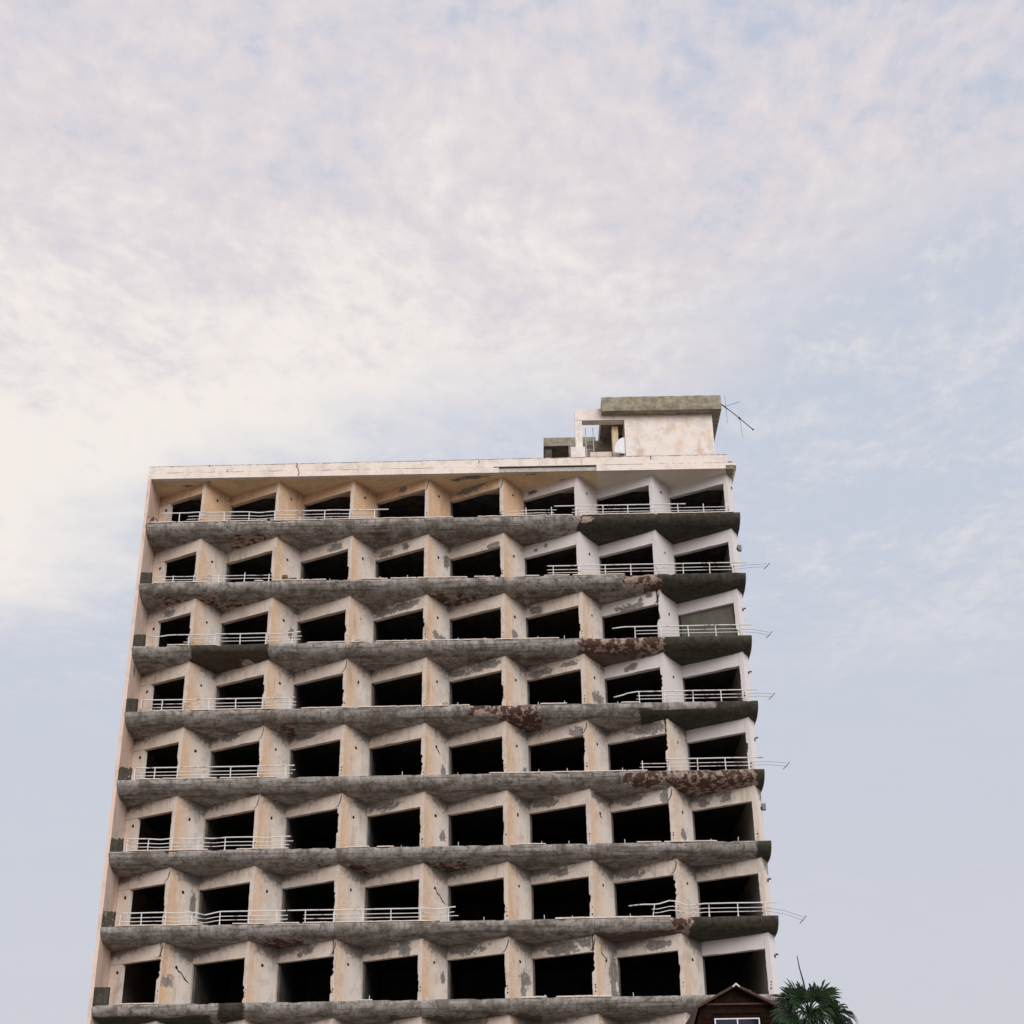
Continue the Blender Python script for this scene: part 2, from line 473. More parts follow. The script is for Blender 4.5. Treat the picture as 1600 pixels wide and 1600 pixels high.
for r in ROWS:
    zc = zr(r)
    ztop = zc + .2 if r > 1 else 34.06
    zvis = zc if r > 1 else 34.0
    zfl = zr(r + 1) + .50
    for bay in range(1, 9):
        tx = TIP0 + (bay - 1) * BAY
        seed = r * 13.7 + bay * 3.1
        och, fre = ochre_amt(r, bay), fresh_amt(r, bay)
        soot_shade = (.22 + .065 * r) * (1 - .6 * fre)  # soot with painted corner shade, heavier on lower rows
        # ---- pier: jamb strip + arris + return wall
        mb = MB()
        at = {'spall': [], 'ochre': [], 'fresh': [], 'grime_shade': []}
        pl = PIER.get((r, bay), [])
        rl = 1.692 if bay < 8 else .55                  # length of the return wall
        hgt = ztop - zfl
        nick = [random.uniform(.0, .018) for _ in range(25)]
        if random.random() < .55:
            k0 = random.randint(1, 9)
            for q in range(k0, min(16, k0 + random.randint(3, 7))):
                nick[q] += random.uniform(.02, .09)
        if (r, bay) in ((8, 1), (8, 6), (8, 3), (3, 7), (5, 7)):
            for q in range(10, 25):
                nick[q] += .07 + .06 * abs(math.sin(q * 1.3))
        NV = 40

        def ret_pt(u, v):
            d = u * rl
            z = zfl + v * hgt
            e = .006 * mnoise.noise(Vector((seed, z * 3, 0)))
            s_ = blot(pl, u, v, seed)
            inn = .02 * min(1.0, max(0.0, (s_ - .4) * 6)) if 0 < u < 1 else 0
            return (tx + RX * d - RY * inn + e, RY * d + RX * inn + e * .3, z)

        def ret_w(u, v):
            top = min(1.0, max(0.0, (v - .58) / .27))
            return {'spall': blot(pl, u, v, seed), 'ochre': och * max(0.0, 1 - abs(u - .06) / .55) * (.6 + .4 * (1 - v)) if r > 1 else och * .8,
                    'fresh': fre, 'grime_shade': soot_shade * top * (.35 + .75 * u) * 1.6}  # painted shade and soot build up towards the upper inner corner
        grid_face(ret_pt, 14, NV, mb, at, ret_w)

        def jamb_pt(u, v):
            z = zfl + v * hgt
            e = .006 * mnoise.noise(Vector((seed, z * 3, 0)))
            q = nick[min(24, int(v * 24.99))]
            wd = (1 - u) * (JW - q)
            return (tx + WX * wd + e * u, WY * wd + e * .3 * u, z)
        grid_face(jamb_pt, 3, NV, mb, at, lambda u, v: {'spall': .35 * (nick[min(24, int(v * 24.99))] > .03) * (1 - u), 'ochre': och * .12, 'fresh': fre, 'grime_shade': 0})

        def side_pt(u, v):                             # face of the jamb towards the opening
            z = zfl + v * hgt
            q = nick[min(24, int(v * 24.99))]
            wd = JW - q
            dd = (1 - u) * .24
            return (tx + WX * wd + NX * dd, WY * wd + NY * dd, z)
        grid_face(side_pt, 1, NV, mb, at, lambda u, v: {'spall': .3, 'fresh': fre, 'ochre': 0, 'grime_shade': .25})
        if bay < 8:
            ex, ey = tx + RX * rl, RY * rl
            back = [(ex, ey), (ex + .03, ey + .16), (ex - .17, ey + .13), (tx + WX * JW + NX * .24, WY * JW + NY * .24)]
        else:
            ex, ey = tx + RX * rl, RY * rl
            back = [(ex, ey), (ex, YB), (ex - .18, YB), (ex - .18, .62), (tx + WX * JW + NX * .24, WY * JW + NY * .24)]
        n0 = len(mb.v)
        for (x, y) in back:
            mb.v += [(x, y, zfl), (x, y, ztop)]
            for key in at:
                at[key] += [0.0, 0.0]
        for i in range(len(back) - 1):
            mb.f.append((n0 + 2 * i, n0 + 2 * i + 2, n0 + 2 * i + 3, n0 + 2 * i + 1))
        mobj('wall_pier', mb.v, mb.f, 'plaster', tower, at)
        # ---- lintel over the opening
        mb = MB()
        at = {'spall': [], 'ochre': [], 'fresh': [], 'grime_shade': []}
        ll = LINT.get((r, bay), [])
        full = math.hypot(BAY - DX, DY)
        if bay == 1:
            full = math.hypot(tx - XL, (tx - XL) * DY / (BAY - DX)) - .01
        w0, w1 = full, JW                              # distances from the tip
        zb = zc - .62
        zl = ztop

        def lin_pt(u, v):
            wd = w0 + (w1 - w0) * u
            z = zb + v * (zl - zb)
            if v == 0:
                z += .012 * mnoise.noise(Vector((wd * 4, seed, 1))) + (.05 * max(0.0, mnoise.noise(Vector((wd * 1.3, seed, 4))) - .25))
            s_ = blot(ll, u, min(1.0, (z - zb) / .62), seed)
            inn = .02 * min(1.0, max(0.0, (s_ - .4) * 6))
            return (tx + WX * wd + NX * inn, WY * wd + NY * inn, z)

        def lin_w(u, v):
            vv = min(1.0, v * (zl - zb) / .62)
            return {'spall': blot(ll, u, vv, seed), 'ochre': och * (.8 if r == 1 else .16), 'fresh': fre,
                    'grime_shade': soot_shade * min(1.0, vv * 1.3) * (1.2 - 1.0 * u) * 1.35}  # painted shade and soot, darkest at the lintel's upper deep end
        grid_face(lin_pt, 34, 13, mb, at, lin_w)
        n0 = len(mb.v)
        for (wd, z) in ((w0, zb), (w1, zb), (w0, zl), (w1, zl)):
            for th in (0.0, .22):
                zz_ = z - .004 if (th > 0 and z == zb) else z
                mb.v.append((tx + WX * wd + NX * th, WY * wd + NY * th, zz_))
                for key in at:
                    at[key].append({'fresh': fre, 'ochre': och * .3}.get(key, 0.0))
        a = n0
        mb.f += [(a, a + 1, a + 3, a + 2), (a + 1, a + 5, a + 7, a + 3), (a + 2, a + 3, a + 7, a + 6)]
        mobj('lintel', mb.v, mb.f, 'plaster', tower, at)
        if bay == 1:                                   # blank wall between the end fin and the first opening
            mb = MB()
            at = {'spall': [], 'ochre': [], 'fresh': [], 'grime_shade': []}
            wa, wb = full, (tx + 13.97) / .8722

            def lp(u, v):
                wd = wa + (wb - wa) * u
                return (tx + WX * wd, WY * wd, zfl + v * (zb - zfl - .012))
            grid_face(lp, 8, 20, mb, at, lambda u, v: {'spall': 0.0, 'ochre': .2, 'grime_shade': 0.0})
            n0 = len(mb.v)
            for wd in (wa, wb):
                for z in (zfl, zb - .012):
                    for th in (0.0, .22):
                        mb.v.append((tx + WX * wd + NX * th, WY * wd + NY * th, z))
                        for key in at:
                            at[key].append(0.0)
            a = n0
            mb.f += [(a + 4, a + 5, a + 7, a + 6)]
            mobj('blank_wall', mb.v, mb.f, 'plaster', tower, at)

# ---- drain holes in the return walls, and the fixing holes of the lost rails
hm = MB()
hn = 10
hm.v = [(0, -.004, 0)] + [(.062 * math.cos(2 * math.pi * i / hn) * (1 + .2 * math.sin(i * 2.3)), -.004, .075 * math.sin(2 * math.pi * i / hn) * (1 + .15 * math.cos(i * 3.1))) for i in range(hn)]
hm.f = [(0, 1 + (i + 1) % hn, 1 + i) for i in range(hn)]
hole0 = hm.build('drain_hole', 'hole', tower)
first = True


def put_hole(x, y, z, ang, s=1.0):
    global first
    o = hole0 if first else hole0.copy()
    if not first:
        COL.objects.link(o)
        o.parent = tower
    first = False
    o.location = (x, y, z)
    o.rotation_euler = (0, random.uniform(0, 3), ang)
    o.rotation_mode = 'XYZ'
    o.scale = (s, 1, s)


for r in ROWS:
    for bay in range(1, 9):
        tx = TIP0 + (bay - 1) * BAY
        zh = zr(r) - .86 + random.uniform(-.03, .03)
        if r == 1:
            zh = zr(r) - .72
        ang = math.atan2(RY, RX)
        d = .80 if bay < 8 else .44
        s_ = random.choice((1, 1.05, .9, 1.1, .55 if r == 3 and bay == 3 else 1))
        o = None
        # rotate about z so the disc lies on the return wall
        put_hole(tx + RX * d + RY * .004, RY * d - RX * .004, zh, ang, s_)
    put_hole(-14.13, (TIP0 + 14.13) * DY / (BAY - DX) - .006, zr(r) - .95, math.atan2(-WY, -WX) , 1.0)
fx = MB()
for r in ROWS:
    for bay in range(1, 9):
        tx = TIP0 + (bay - 1) * BAY
        for q in range(3):
            if random.random() < .8:
                z = zr(r + 1) + .55 + .30 + q * .13 + random.uniform(-.02, .02)
                wd = .07 + random.uniform(-.015, .02)
                rr = random.uniform(.018, .038)
                x, y = tx + WX * wd - NX * .004, WY * wd - NY * .004
                n0 = len(fx.v)
                fx.v += [(x + (-WX) * rr * math.cos(a), y + (-WY) * rr * math.cos(a), z + rr * 1.2 * math.sin(a)) for a in [i * math.pi / 3 for i in range(6)]]
                fx.f.append(tuple(n0 + i for i in range(6)))
fx.build('fixing_holes', 'hole', tower, kind='stuff')

# ---- end fin, rooms
mb = MB()
at = {'spall': [], 'ochre': [], 'grime_shade': []}


def fin_in(u, v):
    y = -.5 + u * 9.5
    return (XL, y, v * 34.0)


def fin_w(u, v):
    y, z = -.5 + u * 9.5, v * 34.0
    s_ = 0.0
    for (cy, cz, ra, rb) in ((.05, 13.6, .28, .35), (.35, 16.6, .2, .25), (.2, 24.8, .16, .25), (.1, 29.2, .14, .22), (.3, 10.9, .25, .3)):
        s_ = max(s_, 1 - .5 * math.hypot((y - cy) / ra, (z - cz) / rb))
    return {'spall': s_, 'ochre': .55 * max(0.0, mnoise.noise(Vector((y * 2, z * .2, 3))) + .3), 'grime_shade': 0.0}


grid_face(fin_in, 60, 150, mb, at, fin_w)
n0 = len(mb.v)
for (x, y) in ((-14.68, -.5), (XL, -.5), (XL, YB), (-14.68, YB)):
    for z in (0, 34.0):
        mb.v.append((x, y, z))
        for key in at:
            at[key].append(.12 if key == 'ochre' else 0.0)
mb.f += [(n0, n0 + 2, n0 + 3, n0 + 1), (n0 + 6, n0, n0 + 1, n0 + 7), (n0 + 4, n0 + 6, n0 + 7, n0 + 5), (n0 + 1, n0 + 3, n0 + 5, n0 + 7)]
mobj('end_wall', mb.v, mb.f, 'fin', tower, at)
MB().box(-14.68, 12.38, YB + .003, YB + .25, 0, 34.0).build('rear_wall', 'fin', tower)
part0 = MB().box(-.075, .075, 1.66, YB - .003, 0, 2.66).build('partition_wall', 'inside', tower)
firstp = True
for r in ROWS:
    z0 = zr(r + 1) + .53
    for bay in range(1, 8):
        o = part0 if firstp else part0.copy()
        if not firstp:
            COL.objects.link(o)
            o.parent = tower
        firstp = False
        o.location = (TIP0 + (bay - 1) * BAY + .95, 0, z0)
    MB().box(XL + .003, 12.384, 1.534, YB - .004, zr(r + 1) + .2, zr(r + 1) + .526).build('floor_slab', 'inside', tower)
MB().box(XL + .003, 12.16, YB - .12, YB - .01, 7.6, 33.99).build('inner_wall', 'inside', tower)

# ---- the curved balconies
PROF = [(1.53, .55), (.3, .55), (-.40, .55), (-.535, .552), (-.56, .525), (-.565, .46), (-.55, .39), (-.515, .315), (-.455, .24), (-.375, .17), (-.28, .11), (-.165, .055), (-.03, .01),
        (.2, -.025), (.5, -.045), (.85, -.06), (1.2, -.072), (1.53, -.08)]
MOSS = {2: [(5.12, 12.6, -1, 2)], 3: [(8.6, 12.6, -1, 2)], 4: [(-12.02, -8.58, -1, 2), (8.6, 12.6, -1, 2)], 5: [(7.46, 10.8, -1, .28), (10.7, 12.6, -1, 2)],
        6: [(11.9, 12.6, -1, 2)], 7: [(11.9, 12.6, -1, 2)], 8: [(9.0, 12.6, -1, 2)], 9: [(-9.6, -8.65, -1, 2), (-14.5, -10, -1, .12)], 10: []}
RUST = {2: [(4.95, 5.75, .3, .6, 1), (-3, 3.5, -.2, .02, -1), (-7, -3.5, -.2, -.03, -1), (-10.9, -9.0, -.2, .05, .8)], 3: [(7.0, 8.55, .08, .56, 1), (-13.5, -11.2, -.2, .03, .8), (-11, -9.6, -.2, -.02, .8), (-2, 2, -.2, -.02, .2), (2.2, 6, -.2, .0, -.8), (8, 8.7, -.1, .35, .2)],
        4: [(5.0, 8.6, .0, .56, .45), (4.9, 7.5, -.2, .1, -.5), (-9.9, -9.2, -.2, .05, 1), (0, 4, -.2, .0, -1), (-12, -8.6, -.05, .22, -1)],
        5: [(.25, 3.05, .22, .56, .5), (1.5, 3.3, -.1, .15, .2), (-8.2, -7.2, -.2, .03, .6)], 6: [(.6, 1.5, .25, .5, -1), (6.6, 8.4, .1, .5, .3), (8.5, 12.1, -.1, .5, .55)],
        7: [(-2, 0.2, -.2, .0, .5), (-6, -4, -.2, -.02, .2)], 8: [(8.2, 9.05, .05, .56, .8), (5, 8.6, -.15, .04, -.5), (-9, -6.5, -.2, .0, .2)], 9: [(-3, 3, -.2, .0, -.5)], 10: []}
NOTCH = {2: [(-13.9, .05, .03), (5.4, .25, .05)], 3: [(7.6, .5, .06)], 4: [(-13.2, .2, .05), (6.6, 1.3, .04)], 7: [(-12.0, .28, .16)], 5: [(1.6, .9, .03)], 8: [(8.6, .25, .06)], 6: [], 9: [], 10: []}
for r in range(2, 11):
    zc = zr(r)
    nx = 620 if r < 10 else 60
    mb = MB()
    at = {'moss': [], 'rust': [], 'flake': []}
    np_ = len(PROF)
    for i in range(nx + 1):
        x = XL + .003 + (XR - XL - .003) * i / nx
        for j, (py, pz) in enumerate(PROF):
            ms = 0.0
            wob = .16 * mnoise.noise(Vector((x * 1.1, pz * 4, r * 7.3)))
            for (a, b_, lo, hi) in MOSS[r]:
                e = min(x - a + wob, b_ - x + wob, (hi - pz + wob * .6) * 2.5, (pz - lo) * 2)
                ms = max(ms, min(1.0, .5 + e * 2.2))
            if 3 <= j:
                ms = max(ms, .12 + .035 * r * max(0.0, fb(x * .25, r * 9.1, pz, 1, 2)))
            ru, fl = 0.0, 0.0
            for (a, b_, lo, hi, f_) in RUST[r]:
                wv = .22 * fb(x * 2.1, pz * 5, r * 3.3 + a, 1, 3)
                e = min(x - a, b_ - x, (hi - pz) * 2.2, (pz - lo + .04) * 2.2) + wv
                v_ = min(1.0, max(0.0, .5 + e * 3))
                if v_ > ru:
                    ru, fl = v_, f_
            y, z = py, pz
            nse = fb(x * .9, py * 2, z * 2 + r * 5.7, 1.3, 4)
            if j >= 3 and j < np_ - 1:
                y += .014 * nse
                z += .010 * nse
                if ru > .45:
                    k_ = min(1.0, (ru - .45) * 5) * (.035 + .05 * abs(fb(x * 5, pz * 9, r, 1, 2)))
                    y += k_
                    z += k_ * .5 if j > 8 else 0
            if 2 <= j <= 5:
                chip = max(0.0, fb(x * 1.7, r * 4.4, 0, 1, 4) - .12) * .07
                for (cx_, hw, dp) in NOTCH[r]:
                    q = 1 - abs(x - cx_) / hw
                    if q > 0:
                        chip += dp * min(1, q * 2.5) * (.7 + .5 * mnoise.noise(Vector((x * 9, r, 2))))
                z -= chip * (1.0 if j < 5 else .4)
                y += .4 * chip
            mb.v.append((x, y, zc + z))
            at['moss'].append(ms); at['rust'].append(ru); at['flake'].append(fl)
    for i in range(nx):
        for j in range(np_ - 1):
            a = i * np_ + j
            mb.f.append((a, a + 1, a + np_ + 1, a + np_))
    mb.f.append(tuple(range(np_ - 1, -1, -1)))
    mb.f.append(tuple(nx * np_ + j for j in range(np_)))
    # right end: a little wider at its top, as the cap shows
    bo = mobj('balcony', mb.v, mb.f, 'concrete', tower, at, smooth=False)
    bo.data.polygons.foreach_set('use_smooth', [len(p.vertices) == 4 for p in bo.data.polygons])
    if r == 10:
        continue
    # ---- the solid upstand left on the left end
    hh = {2: .36, 3: .56, 4: .57, 5: .61, 6: .61, 7: .60, 8: .63, 9: .69}[r]
    xa, xb = XL + .03, -13.98 - .1 * random.random() if r < 9 else -13.93
    outl = [(xa, .54), (xb, .54)]
    nn = 9
    rough = {2: .10, 3: .03, 4: .03, 5: .015, 6: .07, 7: .12, 8: .04, 9: .015}[r]
    outl += [(xb + random.uniform(-rough, rough) * .5, .54 + hh * q / 3) for q in (1, 2)]
    outl += [(xb + (xa - xb) * q / nn, .54 + hh - abs(random.gauss(0, rough)) * (1.0 if q < 5 else .4)) for q in range(nn + 1)]
    mb = MB().extr([(x, z + zc) for x, z in outl], -.548, -.36)
    u_ = mb.build('upstand', 'concrete_dark', tower, attrs={'moss': [.62 if r > 2 else .1] * len(mb.v), 'rust': [.62 if r == 2 else (.42 if r in (6, 8) else .1)] * len(mb.v), 'flake': [1.0 if r in (2, 8) else 0.0] * len(mb.v)})

# ---- thin stone coping left along the balcony edges
COP = {2: [(-14.3, 4.9), (5.3, 12.2)], 3: [(-13.9, -9.0), (-8.6, -6.2), (-4.6, 0.1), (0.4, 1.3), (2.6, 3.3), (3.5, 7.1)], 4: [(-13.0, -12.1), (-6.9, -4.6), (-3.9, 5.0)], 5: [(-13.5, -8.0), (-7.0, .2), (3.2, 7.4)],
       6: [(-13.7, -7.9), (1.0, 7.6)], 7: [(-13.8, -7.2), (-5.0, -3.9), (-3.6, -2.9), (2.15, 3.3), (7.0, 10.3)], 8: [(-13.9, -8.0), (-7.6, -1.0), (3.6, 8.2)], 9: [(-13.6, -11.9), (-4.2, -3.6), (2.2, 3.4), (3.55, 5.9)]}
for r, segs in COP.items():
    for (a, b_) in segs:
        x = a
        while x < b_ - .1:
            L = min(b_ - x, random.choice((1.15, 1.7, 2.3, 1.0)))
            n_ = max(3, int(L / .12))
            th = .055 if r in (8, 9) and a > 1 else .04
            tl = random.uniform(-.012, .012)
            base = zr(r) + .556
            mb = MB()
            for i in range(n_ + 1):
                xx = x + L * i / n_ - (0.012 if i == n_ else 0)
                f_ = -.585 + max(0.0, fb(xx * 3, r, 5, 1, 3)) * .06 + (random.uniform(0, .03) if i in (0, n_) else 0)
                zt = base + tl * (i / n_ - .5) + max(0.0, fb(xx * 2.2, r, 8, 1, 3)) * .012
                mb.v += [(xx, f_, zt), (xx, -.33, zt), (xx, -.33, zt + th), (xx, f_, zt + th)]
            for i in range(n_):
                q = i * 4
                for e in range(4):
                    mb.f.append((q + e, q + (e + 1) % 4, q + 4 + (e + 1) % 4, q + 4 + e))
            mb.f += [(3, 2, 1, 0), tuple(n_ * 4 + e for e in range(4))]
            if random.random() < .93:
                mb.build('coping_slab', 'coping', tower)
            x += L + random.choice((.0, .0, .03, .12))

# ---- railings: posts, top rail, two lower rails; z above the balcony edge
RAILS = {
    2: [dict(P=[-13.06, -12.15, -11.0, -9.87, -8.7, -7.54, -6.43, -5.29, -4.15], T=(-13.93, -3.51), L=(-12.68, -4.12), bend=[(-12.2, .05), (-9.4, -.07), (-6, .03)]),
        dict(P=[2.76, 3.93], T=None, L=(1.48, 4.1), bend=[(2.1, -.07), (3.4, .03)]),
        dict(P=[5.06, 6.26, 7.39, 8.53, 9.68, 10.84, 11.9], T=(4.04, 10.04), L=(4.89, 11.87), bend=[])],
    3: [dict(P=[-13.07, -12.13, -11.01, -9.87, -8.78], T=None, L=(-13.93, -8.64), bend=[(-12.5, -.02), (-9.2, -.03)], tall=[3]),
        dict(P=[3.92, 5.07, 6.24, 7.38, 8.5, 9.71, 10.89, 11.92], T=(3.65, 12.57), L=(3.71, 11.92), bend=[])],
    4: [dict(P=[-12.12, -10.97, -9.85, -8.73, -7.56], T=(-13.83, -7.22), L=(-12.24, -7.22), bend=[(-13.5, -.1), (-11.4, -.06), (-8.2, -.06), (-7.2, .06)]),
        dict(P=[7.41, 8.54, 9.74, 10.94, 11.92], T=(6.42, 12.48), L=(7.4, 11.95), bend=[(6.42, -.09)])],
    5: [dict(P=[-13.89, -13.0, -12.05, -10.98, -9.83, -8.69, -7.5], T=(-13.92, -7.29), L=(-13.48, -7.17), bend=[(-7.3, .03)]),
        dict(P=[7.44, 8.52, 9.73, 10.93, 12.0], T=(6.34, 12.52), L=(7.41, 12.0), bend=[(6.34, -.26), (6.8, -.1)])],
    6: [dict(P=[-13.85, -13.02, -12.06, -10.96, -9.83, -8.68, -7.52], T=(-13.89, -7.16), L=(-13.85, -7.18), bend=[]),
        dict(P=[7.42, 8.53, 9.71, 10.88, 11.84], T=(8.4, 12.49), L=(7.41, 11.79), bend=[])],
    7: [dict(P=[-13.84, -12.99, -12.02, -10.94, -9.83, -8.66, -7.51], T=(-13.91, -7.14), L=(-13.8, -7.14), bend=[(-12.5, -.05), (-11.3, -.05), (-10.3, -.05), (-8.2, -.05)])],
    8: [dict(P=[-13.82, -12.96, -12.0, -10.95, -9.81, -8.65, -7.53], T=(-13.85, -7.18), L=(-13.82, -7.13), bend=[(-11.5, -.05), (-10.4, -.14)]),
        dict(P=[-6.39, -5.24, -4.08, -2.96, -1.78, -0.66], T=(-7.13, -.38), L=(-6.39, -.35), bend=[(-1.1, -.06), (-.38, .04)]),
        dict(P=[7.49, 9.74, 10.89, 12.01], T=(6.55, 12.47), L=(7.55, 12.01), bend=[(6.55, -.06), (8.25, .17), (9.0, -.08)], lean=[0])]}
YR = -.44
for r, segs in RAILS.items():
    z0 = zr(r) + .585
    for sg in segs:
        def off(x):
            o_ = 0.0
            for (cx_, d) in sg['bend']:
                q = max(0.0, 1 - abs(x - cx_) / .55)
                o_ += d * q
            return o_ + .012 * mnoise.noise(Vector((x * .8, r * 5.1, 0)))
        plates = MB()
        for x in sg['P']:
            plates.box(x - .04, x + .04, YR - .04, YR + .04, z0 - .02, z0 + .008)
        ro = plates.build('railing', 'rail', tower)
        hT = .50
        for i, x in enumerate(sg['P']):
            lx = random.uniform(-.015, .015) + (.10 if i in sg.get('lean', []) else 0)
            top = hT if (sg['T'] and sg['T'][0] - .1 <= x <= sg['T'][1] + .1) else (.46 if i in sg.get('tall', []) or not sg['T'] and r == 2 else .36)
            if sg['T'] and not (sg['T'][0] - .1 <= x <= sg['T'][1] + .1):
                top = .50 if r == 2 else .44
            oz = off(x) if top == hT else 0
            pm = MB()
            a = .017
            pm.v = [(x - a, YR - a, z0), (x + a, YR - a, z0), (x + a, YR + a, z0), (x - a, YR + a, z0),
                    (x - a + lx, YR - a, z0 + top + oz), (x + a + lx, YR - a, z0 + top + oz), (x + a + lx, YR + a, z0 + top + oz), (x - a + lx, YR + a, z0 + top + oz)]
            pm.f = list(BOXF)
            pm.build('post', 'rail', ro)
        lines = []
        if sg['T']:
            lines.append((sg['T'], hT, .027))
        lines += [(sg['L'], .31, .017), (sg['L'], .16, .017)]
        for li, ((xa, xb), hz_, rad) in enumerate(lines):
            n_ = max(4, int((xb - xa) / .2))
            da, db = (random.uniform(-.12, .1), random.uniform(-.1, .12)) if rad < .02 else (0, 0)
            pts = []
            for i in range(n_ + 1):
                x = xa + da + (xb + db - xa - da) * i / n_
                oo = off(x) * (1 if rad > .02 else .75 if r != 5 else .15)
                pts.append((x, YR + (.0 if rad > .02 else -.0) + oo * .4, z0 + hz_ + oo))
            tb = MB().tube(pts, rad, 6)
            tb.build('rail', 'rail', ro, smooth=True)

# ---- an olive board closing one opening, rail stubs, cracks
z0 = zr(4) + .53
tx = TIP0 + 7 * BAY
bm_ = MB().prism([(tx + WX * 2.86 + NX * .16, WY * 2.86 + NY * .16), (tx + WX * .23 + NX * .16, WY * .23 + NY * .16), (tx + WX * .23 + NX * .2, WY * .23 + NY * .2), (tx + WX * 2.86 + NX * .2, WY * 2.86 + NY * .2)], z0, zr(3) - .63)
bm_.build('board', 'board', tower)
for r in range(2, 10):
    have = [x for sg in RAILS.get(r, []) for x in sg['P']]
    for q in range(22):
        x = -13.0 + q * BAY / 3 + random.uniform(-.06, .06)
        if min([abs(x - h) for h in have] + [9]) > .5 and random.random() < .55:
            MB().tube([(x, YR, zr(r) + .55), (x + random.uniform(-.03, .03), YR, zr(r) + .62 + random.uniform(.02, .14))], .014, 5).build('post_stub', 'rail', tower)


def strip(name, pts, wds, ux, uy, ox, oy, m_='hole'):
    mb = MB()
    for i, (d, z) in enumerate(pts):
        w_ = wds[i]
        nx_, nz_ = (1, 0)
        if i < len(pts) - 1:
            a_, b_ = pts[i + 1][0] - d, pts[i + 1][1] - z
        else:
            a_, b_ = d - pts[i - 1][0], z - pts[i - 1][1]
        ln = math.hypot(a_, b_) or 1
        nx_, nz_ = -b_ / ln, a_ / ln
        for sgn in (-1, 1):
            dd, zz_ = d + sgn * w_ * nx_, z + sgn * w_ * nz_
            mb.v.append((ox + ux * dd, oy + uy * dd, zz_))
    mb.f = [(2 * i, 2 * i + 1, 2 * i + 3, 2 * i + 2) for i in range(len(pts) - 1)]
    mb.build(name, m_, tower)


for (r, bay) in ((1, 4), (1, 5), (5, 2), (5, 6), (6, 2), (6, 3), (6, 7), (7, 7), (8, 1), (8, 3), (8, 5), (8, 6), (4, 3), (3, 7), (7, 1)):
    tx = TIP0 + (bay - 1) * BAY
    zc = zr(r) if r > 1 else 34.0
    pts = [(.03 + .02 * random.random(), zc - .02), (.02, zc - .16), (.05, zc - .30), (.10, zc - .42), (.17, zc - .52), (.27 + .1 * random.random(), zc - .60)]
    pts = [(d + random.uniform(-.015, .015), z) for d, z in pts]
    strip('crack', pts, [.006, .02, .024, .022, .016, .005], WX, WY, tx - NX * .005, -NY * .005)
for (r, bay, pts) in ((7, 4, [(.85, -.86), (.95, -1.05), (1.15, -1.12), (1.3, -1.3), (1.6, -1.42)]), (8, 1, [(.8, -.82), (.9, -.98), (1.1, -1.05), (1.3, -1.25), (1.62, -1.42)]),
                      (8, 6, [(.4, -.4), (.45, -.62), (.7, -.76), (.95, -.8)]), (5, 4, [(.8, -.9), (.95, -1.0), (1.1, -1.15)]), (6, 6, [(.75, -.8), (.8, -1.0), (1.0, -1.05)]), (4, 3, [(.75, -.85), (.8, -1.05)])):
    tx = TIP0 + (bay - 1) * BAY
    pts = [(d, zr(r) + z) for d, z in pts]
    strip('crack', pts, [.02 + .012 * (i % 2) for i in range(len(pts) - 1)] + [.006], RX, RY, tx + RY * .006, -RX * .006)

# ---- bent washing-line brackets reaching past the right end of the balconies
for r, (ex, ez, kx, kz) in {3: (13.45, .27, .0, .0), 4: (13.25, -.02, 0, 0), 5: (13.1, .16, 0, 0), 6: (13.42, .10, 0, 0), 8: (13.45, -.22, 0, 0)}.items():
    z0 = zr(r) + .585
    wm = MB()
    wm.tube([(12.0, YR, z0 + .30), ((12 + ex) / 2, YR - .02, z0 + .30 + (ez - .1) * .42), (ex, YR - .05, z0 + ez + .12)], .0065, 5)
    wm.tube([(12.0, YR, z0 + .17), ((12 + ex) / 2, YR - .02, z0 + .17 + (ez - .1) * .42), (ex, YR - .05, z0 + ez - .02)], .0065, 5)
    wo = wm.build('washing_line', 'rod', tower)
    MB().tube([(ex - .16, YR - .05, z0 + ez - .14), (ex + .02, YR - .05, z0 + ez + .03), (ex + .12, YR - .05, z0 + ez + .16)], .016, 6).build('line_bracket', 'rod', wo)
for r in (2, 3, 4, 5, 6, 7, 8):
    z = zr(r) - .78
    if r in (2, 6):
        MB().box(12.37, 12.53, .36, .56, z - .13, z + .13).build('wall_lamp', 'box', tower)
    else:
        MB().tube([(12.37, .4, z), (12.47, .38, z - .02)], .035, 8).build('pipe_stub', 'rod', tower)
# a fallen plant tuft and rubble on the second balcony
rb = MB()
for q in range(16):
    a = random.uniform(0, 6.28)
    d = abs(random.gauss(0, .18))
    x, z = -8.0 + d * math.cos(a) * 1.7, zr(3) + .62 + abs(random.gauss(0, .1))
    s_ = random.uniform(.03, .08)
    rb.box(x - s_, x + s_, -.42 - s_, -.42 + s_, z - s_, z + s_ * .7)
ro_ = rb.build('rubble_heap', 'trunk')
ro_['label'] = 'small brown heap of rubble on the second balcony from the top'
ro_['category'] = 'rubble'
ro_['kind'] = 'stuff'

# ---- the head of the building: soffit, roof slab, two-step parapet
mb = MB()
at = {'fresh': [], 'spall': [], 'ochre': [], 'grime_shade': []}
PS = [(.0, .6, .3, .12), (-.6, .75, .5, .1), (3.9, .2, .3, .14)]


def sof_pt(u, v):
    return (XL + .002 + u * (12.5 - XL), 1.68 - v * 2.11, 34.0)


